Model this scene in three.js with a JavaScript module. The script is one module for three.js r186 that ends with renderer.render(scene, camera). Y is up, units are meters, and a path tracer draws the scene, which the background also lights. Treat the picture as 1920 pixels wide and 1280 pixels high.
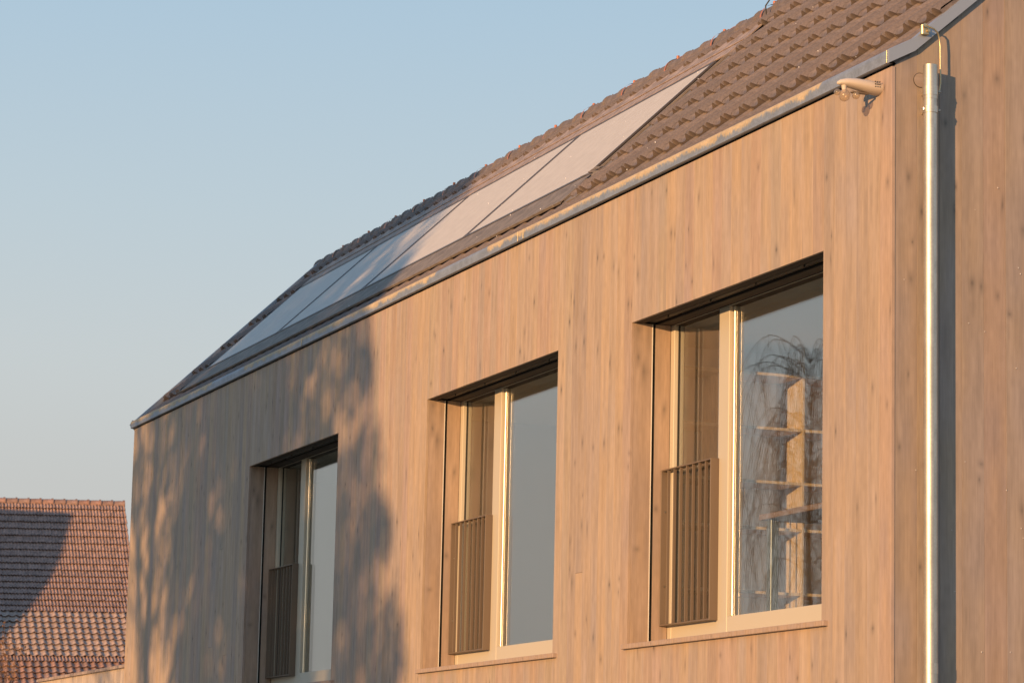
import * as THREE from 'three';

// ------------------------------------------------------------------ camera, sky, sun, exposure
// The long wall of the house is the plane z = 0 (outside is +z), its near corner is x = 0,
// and y = 0 is the top of the cladding under the eave. The ground lies 6.2 m below.
const GROUND = -6.2;
const scene = new THREE.Scene();
const camera = new THREE.PerspectiveCamera(13.103, 1024 / 682, 0.5, 3000);
camera.position.set(15.441, -4.563, 8.21);
camera.up.set(0.141, 0.987, 0.077);
camera.lookAt(-3.038, -1.372, 1.256);
camera.focus = 22; camera.userData.fStop = 9;

const SUN = new THREE.Vector3(0.560, 0.110, 0.822).normalize();
scene.background = makeSky();
scene.environment = scene.background;
const sun = new THREE.DirectionalLight(new THREE.Color().setRGB(1.0, 0.56, 0.235), 5.0);
sun.position.copy(SUN).multiplyScalar(60);
sun.target.position.set(-8, -2, 0);
sun.position.add(sun.target.position);
sun.castShadow = true;
sun.shadow.mapSize.set(4096, 4096);
Object.assign(sun.shadow.camera, { left: -40, right: 40, top: 25, bottom: -25, near: 1, far: 220 });
scene.add(sun, sun.target);

const renderer = new THREE.WebGLRenderer({ antialias: true });
renderer.toneMapping = THREE.LinearToneMapping;
renderer.toneMappingExposure = 1.15;
renderer.shadowMap.enabled = true;

function makeSky() {
  const W = 512, H = 256, d = new Float32Array(W * H * 4);
  const stops = [[-90, .20, .18, .15], [0, .20, .18, .15], [0.4, .53, .51, .475], [6.3, .541, .553, .540], [8.4, .550, .594, .602], [11.5, .492, .590, .648], [15.3, .415, .556, .672], [18, .36, .52, .66],
    [25, .25, .44, .64], [45, .16, .31, .53], [90, .11, .23, .44]];
  for (let j = 0; j < H; j++) {
    const el = (j + .5) / H * 180 - 90;
    let k = 0; while (k < stops.length - 2 && el > stops[k + 1][0]) k++;
    const a = stops[k], b = stops[k + 1], t = THREE.MathUtils.clamp((el - a[0]) / (b[0] - a[0]), 0, 1);
    for (let i = 0; i < W; i++) {
      const az = ((i + .5) / W - .5) * 2 * Math.PI, ce = Math.cos(el * Math.PI / 180), y = Math.sin(el * Math.PI / 180);
      const dot = Math.cos(az) * ce * SUN.x + y * SUN.y + Math.sin(az) * ce * SUN.z;
      const ang = Math.acos(THREE.MathUtils.clamp(dot, -1, 1)) * 180 / Math.PI;
      const g = el > 0 ? Math.exp(-ang * ang / (2 * 26 * 26)) : 0, o = (j * W + i) * 4;
      d[o] = (a[1] + (b[1] - a[1]) * t) * (1 + 1.1 * g) * .9; d[o + 1] = (a[2] + (b[2] - a[2]) * t) * (1 + .7 * g) * .9; d[o + 2] = (a[3] + (b[3] - a[3]) * t) * (1 + .35 * g) * .9; d[o + 3] = 1;
    }
  }
  const t = new THREE.DataTexture(d, W, H, THREE.RGBAFormat, THREE.FloatType);
  t.mapping = THREE.EquirectangularReflectionMapping; t.magFilter = THREE.LinearFilter; t.minFilter = THREE.LinearFilter; t.needsUpdate = true;
  return t;
}

// ------------------------------------------------------------------ helpers
function rng(seed) { let a = seed >>> 0; return () => { a = (a + 0x6D2B79F5) | 0; let t = Math.imul(a ^ (a >>> 15), 1 | a); t = (t + Math.imul(t ^ (t >>> 7), 61 | t)) ^ t; return ((t ^ (t >>> 14)) >>> 0) / 4294967296; }; }
const V = (x, y, z) => new THREE.Vector3(x, y, z);
const used = new Map();
function numbered(n) { const k = used.get(n) ?? 0; used.set(n, k + 1); return k ? `${n}_${String(k).padStart(3, '0')}` : n; }
function tag(o, label, category, group) { o.userData.label = label; o.userData.category = category; if (group) o.userData.group = group; return o; }
function thing(name, label, category, pos = [0, 0, 0], group) { const g = new THREE.Group(); g.name = numbered(name); g.position.set(...pos); scene.add(g); return tag(g, label, category, group); }
function part(name, geo, m, parent, label) { const o = new THREE.Mesh(geo, m); o.name = name; parent.add(o); if (label) o.userData.label = label; return o; }
function struct(name, geo, m) { const o = new THREE.Mesh(geo, m); o.name = name; o.userData.kind = 'structure'; scene.add(o); return o; }

// a mesh builder: boxes, bars, tubes, sheets; every face with its own normals, uv in metres
class MB {
  constructor() { this.p = []; this.n = []; this.u = []; this.i = []; }
  vert(p, n, u, v) { this.p.push(p.x, p.y, p.z); this.n.push(n.x, n.y, n.z); this.u.push(u, v); return this.p.length / 3 - 1; }
  quad(a, b, c, d, uv) {                                   // counter-clockwise
    const n = b.clone().sub(a).cross(d.clone().sub(a)).normalize();
    if (!isFinite(n.x) || n.lengthSq() < .5) n.copy(c.clone().sub(b).cross(d.clone().sub(b)).normalize());
    const w = a.distanceTo(b), h = a.distanceTo(d), q = uv ?? [0, 0, w, h];
    const k = [this.vert(a, n, q[0], q[1]), this.vert(b, n, q[2], q[1]), this.vert(c, n, q[2], q[3]), this.vert(d, n, q[0], q[3])];
    this.i.push(k[0], k[1], k[2], k[0], k[2], k[3]); return this;
  }
  tri(a, b, c) { const n = b.clone().sub(a).cross(c.clone().sub(a)).normalize(); const k = [this.vert(a, n, 0, 0), this.vert(b, n, a.distanceTo(b), 0), this.vert(c, n, 0, a.distanceTo(c))]; this.i.push(...k); return this; }
  // box from corner to corner, edges chamfered by c
  box(x0, y0, z0, x1, y1, z1, c = 0) {
    if (x0 > x1) [x0, x1] = [x1, x0]; if (y0 > y1) [y0, y1] = [y1, y0]; if (z0 > z1) [z0, z1] = [z1, z0];
    c = Math.min(c, (x1 - x0) * .45, (y1 - y0) * .45, (z1 - z0) * .45);
    const P = (x, y, z) => V(x, y, z), X = [x0, x1], Y = [y0, y1], Z = [z0, z1];
    const sx = [x0 + c, x1 - c], sy = [y0 + c, y1 - c], sz = [z0 + c, z1 - c];
    this.quad(P(x1, sy[0], sz[1]), P(x1, sy[0], sz[0]), P(x1, sy[1], sz[0]), P(x1, sy[1], sz[1]));
    this.quad(P(x0, sy[0], sz[0]), P(x0, sy[0], sz[1]), P(x0, sy[1], sz[1]), P(x0, sy[1], sz[0]));
    this.quad(P(sx[0], y1, sz[1]), P(sx[1], y1, sz[1]), P(sx[1], y1, sz[0]), P(sx[0], y1, sz[0]));
    this.quad(P(sx[0], y0, sz[0]), P(sx[1], y0, sz[0]), P(sx[1], y0, sz[1]), P(sx[0], y0, sz[1]));
    this.quad(P(sx[0], sy[0], z1), P(sx[1], sy[0], z1), P(sx[1], sy[1], z1), P(sx[0], sy[1], z1));
    this.quad(P(sx[1], sy[0], z0), P(sx[0], sy[0], z0), P(sx[0], sy[1], z0), P(sx[1], sy[1], z0));
    if (c > 0) {
      const out = (pts) => {                               // orient away from the middle
        const m = V((x0 + x1) / 2, (y0 + y1) / 2, (z0 + z1) / 2), ce = pts.reduce((s, q) => s.add(q), V(0, 0, 0)).multiplyScalar(1 / pts.length);
        const n = pts[1].clone().sub(pts[0]).cross(pts[2].clone().sub(pts[0]));
        if (n.dot(ce.sub(m)) < 0) pts.reverse();
        return pts;
      };
      for (const i of [0, 1]) for (const j of [0, 1]) {
        this.quad(...out([P(X[i], sy[j], sz[0]), P(X[i], sy[j], sz[1]), P(sx[i], Y[j], sz[1]), P(sx[i], Y[j], sz[0])]));
        this.quad(...out([P(X[i], sy[0], sz[j]), P(X[i], sy[1], sz[j]), P(sx[i], sy[1], Z[j]), P(sx[i], sy[0], Z[j])]));
        this.quad(...out([P(sx[0], Y[i], sz[j]), P(sx[1], Y[i], sz[j]), P(sx[1], sy[i], Z[j]), P(sx[0], sy[i], Z[j])]));
        for (const k of [0, 1]) this.tri(...out([P(X[i], sy[j], sz[k]), P(sx[i], Y[j], sz[k]), P(sx[i], sy[j], Z[k])]));
      }
    }
    return this;
  }
  // round bar through points; r a number or a list
  tube(pts, r, sides = 8, caps = true) {
    const R = (k) => Array.isArray(r) ? r[k] : r;
    let ref = null, len = 0; const rings = [];
    for (let k = 0; k < pts.length; k++) {
      const t = (pts[k + 1] ?? pts[k]).clone().sub(pts[k - 1] ?? pts[k]).normalize();
      if (!ref) { ref = Math.abs(t.y) > .9 ? V(1, 0, 0) : V(0, 1, 0); }
      const a = ref.clone().addScaledVector(t, -ref.dot(t)).normalize(), b = t.clone().cross(a); ref = a;
      if (k) len += pts[k].distanceTo(pts[k - 1]);
      const ring = [];
      for (let s = 0; s <= sides; s++) { const an = s / sides * 2 * Math.PI, n = a.clone().multiplyScalar(Math.cos(an)).addScaledVector(b, Math.sin(an)); ring.push(this.vert(pts[k].clone().addScaledVector(n, R(k)), n, s / sides * 2 * Math.PI * R(k), len)); }
      rings.push(ring);
      if (caps && (k === 0 || k === pts.length - 1)) {
        const n = t.clone().multiplyScalar(k ? 1 : -1), c = this.vert(pts[k], n, 0, 0), rim = [];
        for (let s = 0; s <= sides; s++) { const an = s / sides * 2 * Math.PI, q = a.clone().multiplyScalar(Math.cos(an)).addScaledVector(b, Math.sin(an)); rim.push(this.vert(pts[k].clone().addScaledVector(q, R(k)), n, q.x * R(k), q.y * R(k))); }
        for (let s = 0; s < sides; s++) k ? this.i.push(c, rim[s], rim[s + 1]) : this.i.push(c, rim[s + 1], rim[s]);
      }
    }
    for (let k = 0; k + 1 < rings.length; k++) for (let s = 0; s < sides; s++) { const a = rings[k][s], b = rings[k][s + 1], c = rings[k + 1][s + 1], d = rings[k + 1][s]; this.i.push(a, b, c, a, c, d); }
    return this;
  }
  geo() {
    const g = new THREE.BufferGeometry();
    g.setAttribute('position', new THREE.Float32BufferAttribute(this.p, 3)); g.setAttribute('normal', new THREE.Float32BufferAttribute(this.n, 3));
    g.setAttribute('uv', new THREE.Float32BufferAttribute(this.u, 2)); g.setIndex(this.i); return g;
  }
}
const box = (...a) => new MB().box(...a).geo();
const col = (r, g, b) => new THREE.Color().setRGB(r, g, b);
const std = (r, g, b, roughness = .8, o = {}) => new THREE.MeshStandardMaterial({ color: col(r, g, b), roughness, ...o });

// value noise for textures, periodic
function noise2(seed, nx, ny) { const r = rng(seed), t = new Float32Array(nx * ny).map(() => r()); return (x, y) => { const xi = Math.floor(x), yi = Math.floor(y), fx = x - xi, fy = y - yi, sx = fx * fx * (3 - 2 * fx), sy = fy * fy * (3 - 2 * fy), g = (a, b) => t[((b % ny) + ny) % ny * nx + ((a % nx) + nx) % nx]; return (g(xi, yi) * (1 - sx) + g(xi + 1, yi) * sx) * (1 - sy) + (g(xi, yi + 1) * (1 - sx) + g(xi + 1, yi + 1) * sx) * sy; }; }
function dataTex(W, H, fn, srgb = true) {
  const d = new Uint8Array(W * H * 4), c = [0, 0, 0];
  for (let y = 0; y < H; y++) for (let x = 0; x < W; x++) { fn(x, y, c); const o = (y * W + x) * 4; d[o] = Math.max(0, Math.min(255, c[0])); d[o + 1] = Math.max(0, Math.min(255, c[1])); d[o + 2] = Math.max(0, Math.min(255, c[2])); d[o + 3] = 255; }
  const t = new THREE.DataTexture(d, W, H); t.wrapS = t.wrapT = THREE.RepeatWrapping; t.magFilter = THREE.LinearFilter; t.minFilter = THREE.LinearMipmapLinearFilter; t.generateMipmaps = true;
  if (srgb) t.colorSpace = THREE.SRGBColorSpace; t.needsUpdate = true; return t;
}

// ------------------------------------------------------------------ materials
// the cladding: 16 boards side by side in one sheet, 64 pixels wide and 6 m (2048 pixels) long each
const STRIPS = 16, SHEET = 6.0;
const woodTex = (() => {
  const W = 1024, H = 2048, r = rng(11);
  const fine = noise2(3, 1024, 64), mid = noise2(4, 256, 32), wide = noise2(5, 64, 16), blot = noise2(6, 128, 128), hue = noise2(7, 32, 16);
  const knots = [];
  for (let s = 0; s < STRIPS; s++) { const n = 4 + Math.floor(r() * 6); for (let k = 0; k < n; k++) knots.push({ s, x: s * 64 + 6 + r() * 52, y: r() * H, rx: 2.0 + r() * 3.2, ry: 2.0 + r() * 5.0, d: .04 + r() * r() * .26, tilt: (r() - .5) * 1.2 }); }
  const dark = new Float32Array(W * H);
  for (const k of knots) for (let dy = -40; dy <= 40; dy++) for (let dx = -14; dx <= 14; dx++) {
    const x = Math.round(k.x + dx), y = ((Math.round(k.y + dy) % H) + H) % H; if (x < k.s * 64 || x >= k.s * 64 + 64) continue;
    const u = (dx + dy * .12 * k.tilt) / k.rx, v = dy / k.ry, q = u * u + v * v, halo = Math.exp(-(u * u / 6 + v * v / 14));
    dark[y * W + x] = Math.max(dark[y * W + x], k.d * Math.exp(-q * .9) + .13 * halo);
  }
  return dataTex(W, H, (x, y, c) => {
    const wob = (mid(x / 8, y / 64 ) - .5) * 3;
    let v = 1 + (fine(x + wob, y / 32) - .5) * .065 + (mid((x + wob) / 4, y / 64) - .5) * .05 + (wide(x / 16, y / 128) - .5) * .10 + (blot(x / 8, y / 16) - .5) * .045;
    const h = (hue(x / 32, y / 128) - .5) * .10, k = dark[y * W + x];
    v *= 1 - k;
    c[0] = 166 * v * (1 + h * .3); c[1] = 149 * v * (1 + k * .05); c[2] = 136 * v * (1 - h * .8 + k * .12);
  });
})();
const TINTS = [[1, 1, 1], [.94, .96, 1.0], [1.05, 1.02, .94], [.98, .94, .92], [1.03, .98, .97], [.90, .91, .93], [1.08, 1.05, .97], [.96, .99, .98], [1.0, .96, .98], [1.03, 1.03, 1.0]];
const woods = TINTS.map((t) => new THREE.MeshStandardMaterial({ color: col(...t), map: woodTex, roughness: .78, bumpMap: woodTex, bumpScale: .0008 }));
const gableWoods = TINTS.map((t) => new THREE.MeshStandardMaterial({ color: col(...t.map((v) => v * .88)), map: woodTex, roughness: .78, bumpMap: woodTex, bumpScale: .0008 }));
const grime = noise2(21, 64, 64), grime2 = noise2(22, 256, 256);
const mottle = (r, g, b, amp, seed = 1) => dataTex(256, 256, (x, y, c) => { const v = 1 + (grime(x / 16 + seed * 7, y / 16) - .5) * amp + (grime2(x / 2, y / 2 + seed * 9) - .5) * amp * .7; c[0] = r * v; c[1] = g * v; c[2] = b * v; });
const tileMaps = mottle(113, 103, 100, .26);
const tileMats = [[1, 1, 1], [.93, .93, .94], [1.07, 1.05, 1.03], [1.0, .97, .95]].map((t) => new THREE.MeshStandardMaterial({ color: col(...t), map: tileMaps, roughness: .75, bumpMap: tileMaps, bumpScale: .003 }));
const M = {
  membrane: std(.012, .011, .010, .95),
  frame: std(.50, .46, .38, .42),
  bead: std(.80, .74, .60, .36, { metalness: .9 }),
  gasket: std(.02, .02, .02, .7),
  alu: std(.62, .63, .64, .35, { metalness: .9 }),
  lip: std(.66, .64, .60, .35),
  slot: std(.035, .033, .03, .6),
  shadedSoffit: std(.026, .019, .015, .75),  // near-black: the shade under the window head is put into the colour
  rail: std(.155, .115, .085, .5),
  glass: new THREE.MeshPhysicalMaterial({ color: col(.97, .99, .98), transmission: 1, thickness: 0, roughness: 0, ior: 2.33 }),
  plaster: std(.84, .82, .77, .9),
  floor: std(.48, .38, .26, .6),
  ply: new THREE.MeshStandardMaterial({ color: col(1.85, 1.8, 1.45), map: woodTex, roughness: .7 }),
  deck: std(.05, .045, .04, .9),
  apron: new THREE.MeshStandardMaterial({ color: col(1, 1, 1), map: mottle(122, 113, 106, .25, 3), roughness: .8 }),
  topflash: new THREE.MeshStandardMaterial({ color: col(1, 1, 1), map: mottle(150, 134, 126, .3, 4), roughness: .75 }),
  panelframe: std(.10, .085, .08, .5, { metalness: .3 }),
  panel: new THREE.MeshStandardMaterial({ color: col(1, 1, 1), map: mottle(191, 186, 181, .05, 5), roughness: .75 }),
  zinc: std(.38, .41, .46, .5, { metalness: .5 }),
  galv: new THREE.MeshStandardMaterial({ color: col(1, 1, 1), map: mottle(205, 197, 184, .10, 6), roughness: .46, metalness: .9 }),
  copper: std(.55, .2, .10, .5, { metalness: .4 }),
  wire: std(.05, .045, .04, .6),
  brass: std(.55, .45, .28, .35, { metalness: .8 }),
  screw: std(.3, .28, .25, .35, { metalness: .9 }),
};
// zinc sheet along the eave: frost on its upper half, bare wet metal below, with a ragged border
const frostMask = (() => { const a = noise2(31, 64, 8), b = noise2(32, 256, 64); return (x, y) => { const near = THREE.MathUtils.smoothstep((((x / 2048 * 7.3 + 7.3 * 4) % 7.3) - 6.35), 0, .25) + (x < 110 ? 1 : 0), edge = .31 + (a(x / 32, .5) - .5) * .26 + (b(x / 4, y / 6) - .5) * .16 + near * .9; return THREE.MathUtils.smoothstep(y / 64, edge - .10, edge + .10); }; })();
const eaveTex = dataTex(2048, 64, (x, y, c) => { const f = frostMask(x, y), v = 1 + (grime2(x / 3, y / 3) - .5) * .10 + (grime(x / 20, y / 20) - .5) * .12; c[0] = (146 + 40 * f) * v; c[1] = (155 + 14 * f) * v; c[2] = (170 - 26 * f) * v; });
const eaveMR = dataTex(2048, 64, (x, y, c) => { const f = frostMask(x, y); c[0] = 255; c[1] = 255 * (.55 + .3 * f); c[2] = 255 * (.45 - .43 * f); }, false);
M.eave = new THREE.MeshStandardMaterial({ map: eaveTex, roughnessMap: eaveMR, metalnessMap: eaveMR, roughness: 1, metalness: 1 });

// ------------------------------------------------------------------ ground
{
  const g = new THREE.PlaneGeometry(1600, 1600, 8, 8); g.rotateX(-Math.PI / 2); const uv = g.attributes.uv; for (let i = 0; i < uv.count; i++) uv.setXY(i, uv.getX(i) * 800, uv.getY(i) * 800);
  struct('ground', g, new THREE.MeshStandardMaterial({ map: mottle(122, 122, 104, .5, 9), roughness: .95 })).position.set(0, GROUND, 0);
}

// ------------------------------------------------------------------ the timber house
const PITCH = THREE.MathUtils.degToRad(43.6), TAN = Math.tan(PITCH), XL = -19.13, DEPTH = 4.68, OVER = 0.03;
const house = thing('timber_house', 'house clad in upright brown timber boards under a steep tiled roof', 'house', [0, 0, 0]);
const WINS = [[-3.94, -0.9], [-8.406, -5.368], [-13.971, -10.934]], WTOP = -1.008, WBOT = -3.308;

// a board lying in the plane z = 0, front chamfered; returns geometry
const rb = rng(5);
function boardGeo(x0, x1, y0, ya, yb, t = .022, c = .0011) {
  const s = Math.floor(rb() * STRIPS), off = rb() * SHEET, m = new MB(), W = Math.max(x1 - x0, .15);
  const U = (x) => (s + .02 + .96 * (x - x0) / W) / STRIPS, T = (y) => (y + off) / SHEET;
  const g = .0004; x0 += g; x1 -= g;
  const P = (x, y, z) => V(x, y, z), top = (x) => ya + (yb - ya) * (x - x0) / (x1 - x0);
  const q = (a, b, cc, d) => { const k = m.p.length / 3; m.quad(a, b, cc, d); [a, b, cc, d].forEach((v, i) => { m.u[(k + i) * 2] = U(v.x - v.z * .5); m.u[(k + i) * 2 + 1] = T(v.y); }); };
  q(P(x0 + c, y0, 0), P(x1 - c, y0, 0), P(x1 - c, top(x1 - c), 0), P(x0 + c, top(x0 + c), 0));
  q(P(x0, y0, -c), P(x0 + c, y0, 0), P(x0 + c, top(x0 + c), 0), P(x0, ya, -c));
  q(P(x1 - c, y0, 0), P(x1, y0, -c), P(x1, yb, -c), P(x1 - c, top(x1 - c), 0));
  q(P(x0, y0, -t), P(x0, y0, -c), P(x0, ya, -c), P(x0, ya, -t));
  q(P(x1, y0, -c), P(x1, y0, -t), P(x1, yb, -t), P(x1, yb, -c));
  q(P(x0, y0, -t), P(x1, y0, -t), P(x1, y0, 0), P(x0, y0, 0));
  q(P(x0, ya, 0), P(x1, yb, 0), P(x1, yb, -t), P(x0, ya, -t));
  return m.geo();
}
let lastTint = 0;
const tint = (set = woods) => { let k; do { k = Math.floor(rb() * woods.length); } while (k === lastTint); lastTint = k; return set[k]; };

// structure behind the cladding, with its window openings
const core = new MB(), zb = -.0245, zi = -.40;
{
  const e = .021, ys = [GROUND, WBOT - .045, WTOP + e, -.02], edges = [[XL + .02, WINS[2][0] - e], [WINS[2][1] + e, WINS[1][0] - e], [WINS[1][1] + e, WINS[0][0] - e], [WINS[0][1] + e, -.026]];
  core.box(XL + .02, ys[0], zi, -.026, ys[1], zb); core.box(XL + .02, ys[2] + .26, zi, -.026, ys[3], zb);
  for (const [a, b] of edges) core.box(a, ys[1] + .0005, zi, b, ys[2] + .2595, zb);
}
const wall = part('wall', core.geo(), M.membrane, house);
const spans = [[XL, WINS[2][0]], [...WINS[2], 1], [WINS[2][1], WINS[1][0]], [...WINS[1], 1], [WINS[1][1], WINS[0][0]], [...WINS[0], 1], [WINS[0][1], 0]];
for (const [a, b, win] of spans) {
  const n = Math.round((b - a) / .15), w = (b - a) / n;
  for (let k = 0; k < n; k++) {
    const x0 = a + k * w, x1 = x0 + w, add = (y0, y1) => { const o = part('board', boardGeo(x0, x1, y0, y1, y1), tint(), wall); o.position.z = (rb() - .5) * .0016; };
    if (win) { add(WTOP, -.034); add(GROUND + .12, WBOT - .016); continue; }
    if (rb() < .05) { const s = -1.2 - rb() * 2.6; add(s + .001, -.034); add(GROUND + .12, s - .001); } else add(GROUND + .12, -.034);
  }
}
// gable end: boards up to the slope of the roof
const roofY = (z) => z > -2.34 ? -z * TAN - .045 : (2.34 * 2 + z) * TAN - .045;
const gableCore = (() => { const s = new THREE.Shape([new THREE.Vector2(.0262, GROUND), new THREE.Vector2(DEPTH - .03, GROUND), new THREE.Vector2(DEPTH - .03, -.1), new THREE.Vector2(2.34, 2.34 * TAN - .2), new THREE.Vector2(.0262, -.1)]);
  const g = new THREE.ExtrudeGeometry(s, { depth: .3, bevelEnabled: false }); g.rotateY(Math.PI / 2); return g; })();
const gable = part('gable_wall', gableCore, M.membrane, house); gable.position.x = -.33;
{
  const n = 31, w = (DEPTH - .024) / n;
  for (let k = 0; k < n; k++) {
    const a = .024 + k * w, b = a + w, ridge = a < 2.34 && b > 2.34;
    const g = boardGeo(a, b, GROUND + .12, ridge ? roofY(-a) - .05 : roofY(-a), ridge ? roofY(-b) - .05 : roofY(-b)); g.rotateY(Math.PI / 2);
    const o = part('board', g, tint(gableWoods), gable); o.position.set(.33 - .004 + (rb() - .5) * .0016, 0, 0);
  }
  const far = part('gable_wall', gableCore, woods[1], house); far.position.x = XL;
  part('rear_wall', new MB().box(XL + .02, GROUND, -DEPTH, -4.6, -.03, -DEPTH + .28).box(-.8, GROUND, -DEPTH, -.03, -.03, -DEPTH + .28).box(-4.5999, GROUND, -DEPTH, -.8001, -3.2, -DEPTH + .28).box(-4.5999, -1.06, -DEPTH, -.8001, -.03, -DEPTH + .28).geo(), woods[3], house);  // opening added in this unseen wall so sky light brightens the near room
  part('added_opening_frame', new MB().box(-4.5995, -3.1995, -DEPTH + .1, -4.53, -1.0605, -DEPTH + .17).box(-.87, -3.1995, -DEPTH + .1, -.8005, -1.0605, -DEPTH + .17).box(-2.73, -3.1995, -DEPTH + .1, -2.66, -1.0605, -DEPTH + .17).geo(), M.frame, house);  // frame of the added rear opening
}
// rooms behind the windows: floor, ceiling, partitions
const FLOOR = -3.27, CEIL = -.99;
part('floor', box(XL + .32, FLOOR - .3, -DEPTH + .29, -.34, FLOOR, zi - .002), M.floor, house);
part('ceiling', box(XL + .32, CEIL, -DEPTH + .29, -.34, CEIL + .2, zi - .002), M.plaster, house);
for (const x of [-4.85, -9.6, -15.2]) part('partition_wall', box(x - .1, FLOOR + .001, -DEPTH + .29, x, CEIL - .001, zi - .002), M.plaster, house);
{
  const m = new MB(), e = .02; const segs = [[XL + .32, WINS[2][0] - e], [WINS[2][1] + e, WINS[1][0] - e], [WINS[1][1] + e, WINS[0][0] - e], [WINS[0][1] + e, -.34]];
  for (const [a, b] of segs) m.box(a, FLOOR + .003, zi - .012, b, CEIL - .003, zi - .001);
  part('inner_wall', m.geo(), M.plaster, house);
}

// ------------------------------------------------------------------ windows
const WW = 3.038, WH = 2.3;
function makeWindow(name, label) {
  const w = new THREE.Group(); w.name = name; w.userData.label = label; house.add(w);
  const jamb = (x, s) => {                                   // two boards and a blind rail on each reveal
    for (const [z0, z1] of [[-.0235, -.1615], [-.1875, -.3075]]) {
      const g = boardGeo(0, z0 - z1, -.03, WH + .0, WH + .0, .02, .0015); g.rotateY(Math.PI / 2); if (s < 0) g.scale(-1, 1, 1);
      if (s < 0) { const i = g.index.array; for (let k = 0; k < i.length; k += 3) [i[k], i[k + 2]] = [i[k + 2], i[k]]; const nn = g.attributes.normal; for (let k = 0; k < nn.count; k++) nn.setX(k, nn.getX(k)); }
      const o = part('jamb_board', g, woods[s > 0 ? 3 : 4], w); o.position.set(x, 0, z0);
    }
    const r = new MB(); r.box(x - s * .03, 0, -.183, x - s * .001, WH, -.187); r.box(x - s * .03, 0, -.1667, x - s * .026, WH, -.1828);
    part('blind_guide', r.geo(), M.slot, w); part('guide_lip', box(x - s * .02, 0, -.160, x + s * .004, WH, -.1665, .001), M.lip, w);
  };
  jamb(0, 1); jamb(WW, -1);
  const sof = (z0, z1, y) => { const g = boardGeo(0, z0 - z1, 0, WW + .02, WW + .02, .02, .0015); g.rotateX(Math.PI / 2); g.rotateZ(0); return g; };
  part('soffit_board', box(-.02, WH, -.024, WW + .02, WH + .02, -.092, .002), M.shadedSoffit, w);
  part('soffit_board', box(-.02, WH, -.205, WW + .02, WH + .02, -.3075, .002), M.shadedSoffit, w);
  { const b = new MB(); b.box(.004, WH + .012, -.125, WW - .004, WH + .04, -.185, .006); for (let k = 0; k < 7; k++) b.box(.01, WH + .05 + k * .02, -.118, WW - .01, WH + .062 + k * .02, -.192, .003); for (let x = .35; x < WW; x += .72) b.box(x - .006, WH - .004, -.135, x + .006, WH + .3, -.128);
    part('blind', b.geo(), M.slot, w); }
  part('blind_box', box(-.02, WH + .25, -.024, WW + .02, WH + .262, -.3075), M.slot, w);
  // casement and fixed light in one frame
  const f = new MB(), c = .003, P0 = .838, P1 = 1.004, zf = -.308, zk = -.388, gy = .155;
  f.box(.0, 0, zf, .066, WH, zk, c); f.box(.066, .0, zf - .002, P0 - .0, gy - .012, zk, c); 
  f.box(P0, 0, zf + .002, P1, WH, zk, c); f.box(P1, 0, zf, WW, gy, zk, c); f.box(.066, WH - .006, zf - .003, P0, WH - .001, zf + .0, .001); f.box(P1, WH - .008, zf - .003, WW, WH - .002, zf + .001, .001); f.box(WW - .05, gy, zf, WW, WH - .018, zk, c);
  part('frame', f.geo(), M.frame, w); part('frame_head', new MB().box(.066, WH - .0055, zf - .0035, P0, WH + .03, zk).box(P1, WH - .0075, zf - .0035, WW, WH + .03, zk).geo(), M.shadedSoffit, w);  // head bars share the near-black, their shade painted as colour
  const s = new MB(); for (const [a, b] of [[.0665, .072], [P0 - .006, P0 - .0005]]) s.box(a, gy - .011, zf - .030, b, WH - .0065, zf - .043); s.box(P1 + .0005, gy, zf - .034, P1 + .006, WH - .009, zf - .042); s.box(P1, gy + .0005, zf - .034, WW - .05, gy + .005, zf - .042);
  part('gasket', s.geo(), M.gasket, w);
  const bead = new MB(); bead.tube([V(P1 + .017, gy + .006, zf - .034), V(P1 + .017, WH - .01, zf - .034)], .0105, 14);
  part('glazing_bead', bead.geo(), M.bead, w);
  const pane = (x0, x1, y0, z) => box(x0, y0, z - .0001, x1, WH - .019, z);
  for (const z of [-.345, -.362]) {
    const m = new MB(); m.quad(V(.0725, gy - .011, z), V(P0 - .0065, gy - .011, z), V(P0 - .0065, WH - .0065, z), V(.0725, WH - .0065, z)); part('pane', m.geo(), M.glass, w);
    const k = new MB(); k.quad(V(P1 + .0065, gy + .0055, z), V(WW - .0505, gy + .0055, z), V(WW - .0505, WH - .0085, z), V(P1 + .0065, WH - .0085, z)); part('pane', k.geo(), M.glass, w);
  }
  // sill board
  const sill = boardGeo(0, .036, -.075 - .02, WW + .06, WW + .06, .045, .003); sill.rotateZ(-Math.PI / 2); sill.translate(.02, 0, 0);
  part('sill', box(-.036, -.036, -.3, WW + .092, -.002, .034, .003), woods[3], w);
  part('sill_gap', box(-.03, -.05, -.02, WW + .07, -.0365, -.005), M.gasket, w);
  return w;
}
const wins = [makeWindow('window', 'sunlit window nearest the drainpipe, shelves visible through its wide pane')];
wins.push(wins[0].clone(), wins[0].clone());
wins[1].name = 'window_001'; wins[1].userData = { label: 'middle window reflecting plain blue sky' };
wins[2].name = 'window_002'; wins[2].userData = { label: 'leftmost window, lying in the tree shadow' };
house.add(wins[1], wins[2]);
wins.forEach((w, k) => w.position.set(WINS[k][0], WBOT, 0));
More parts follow.
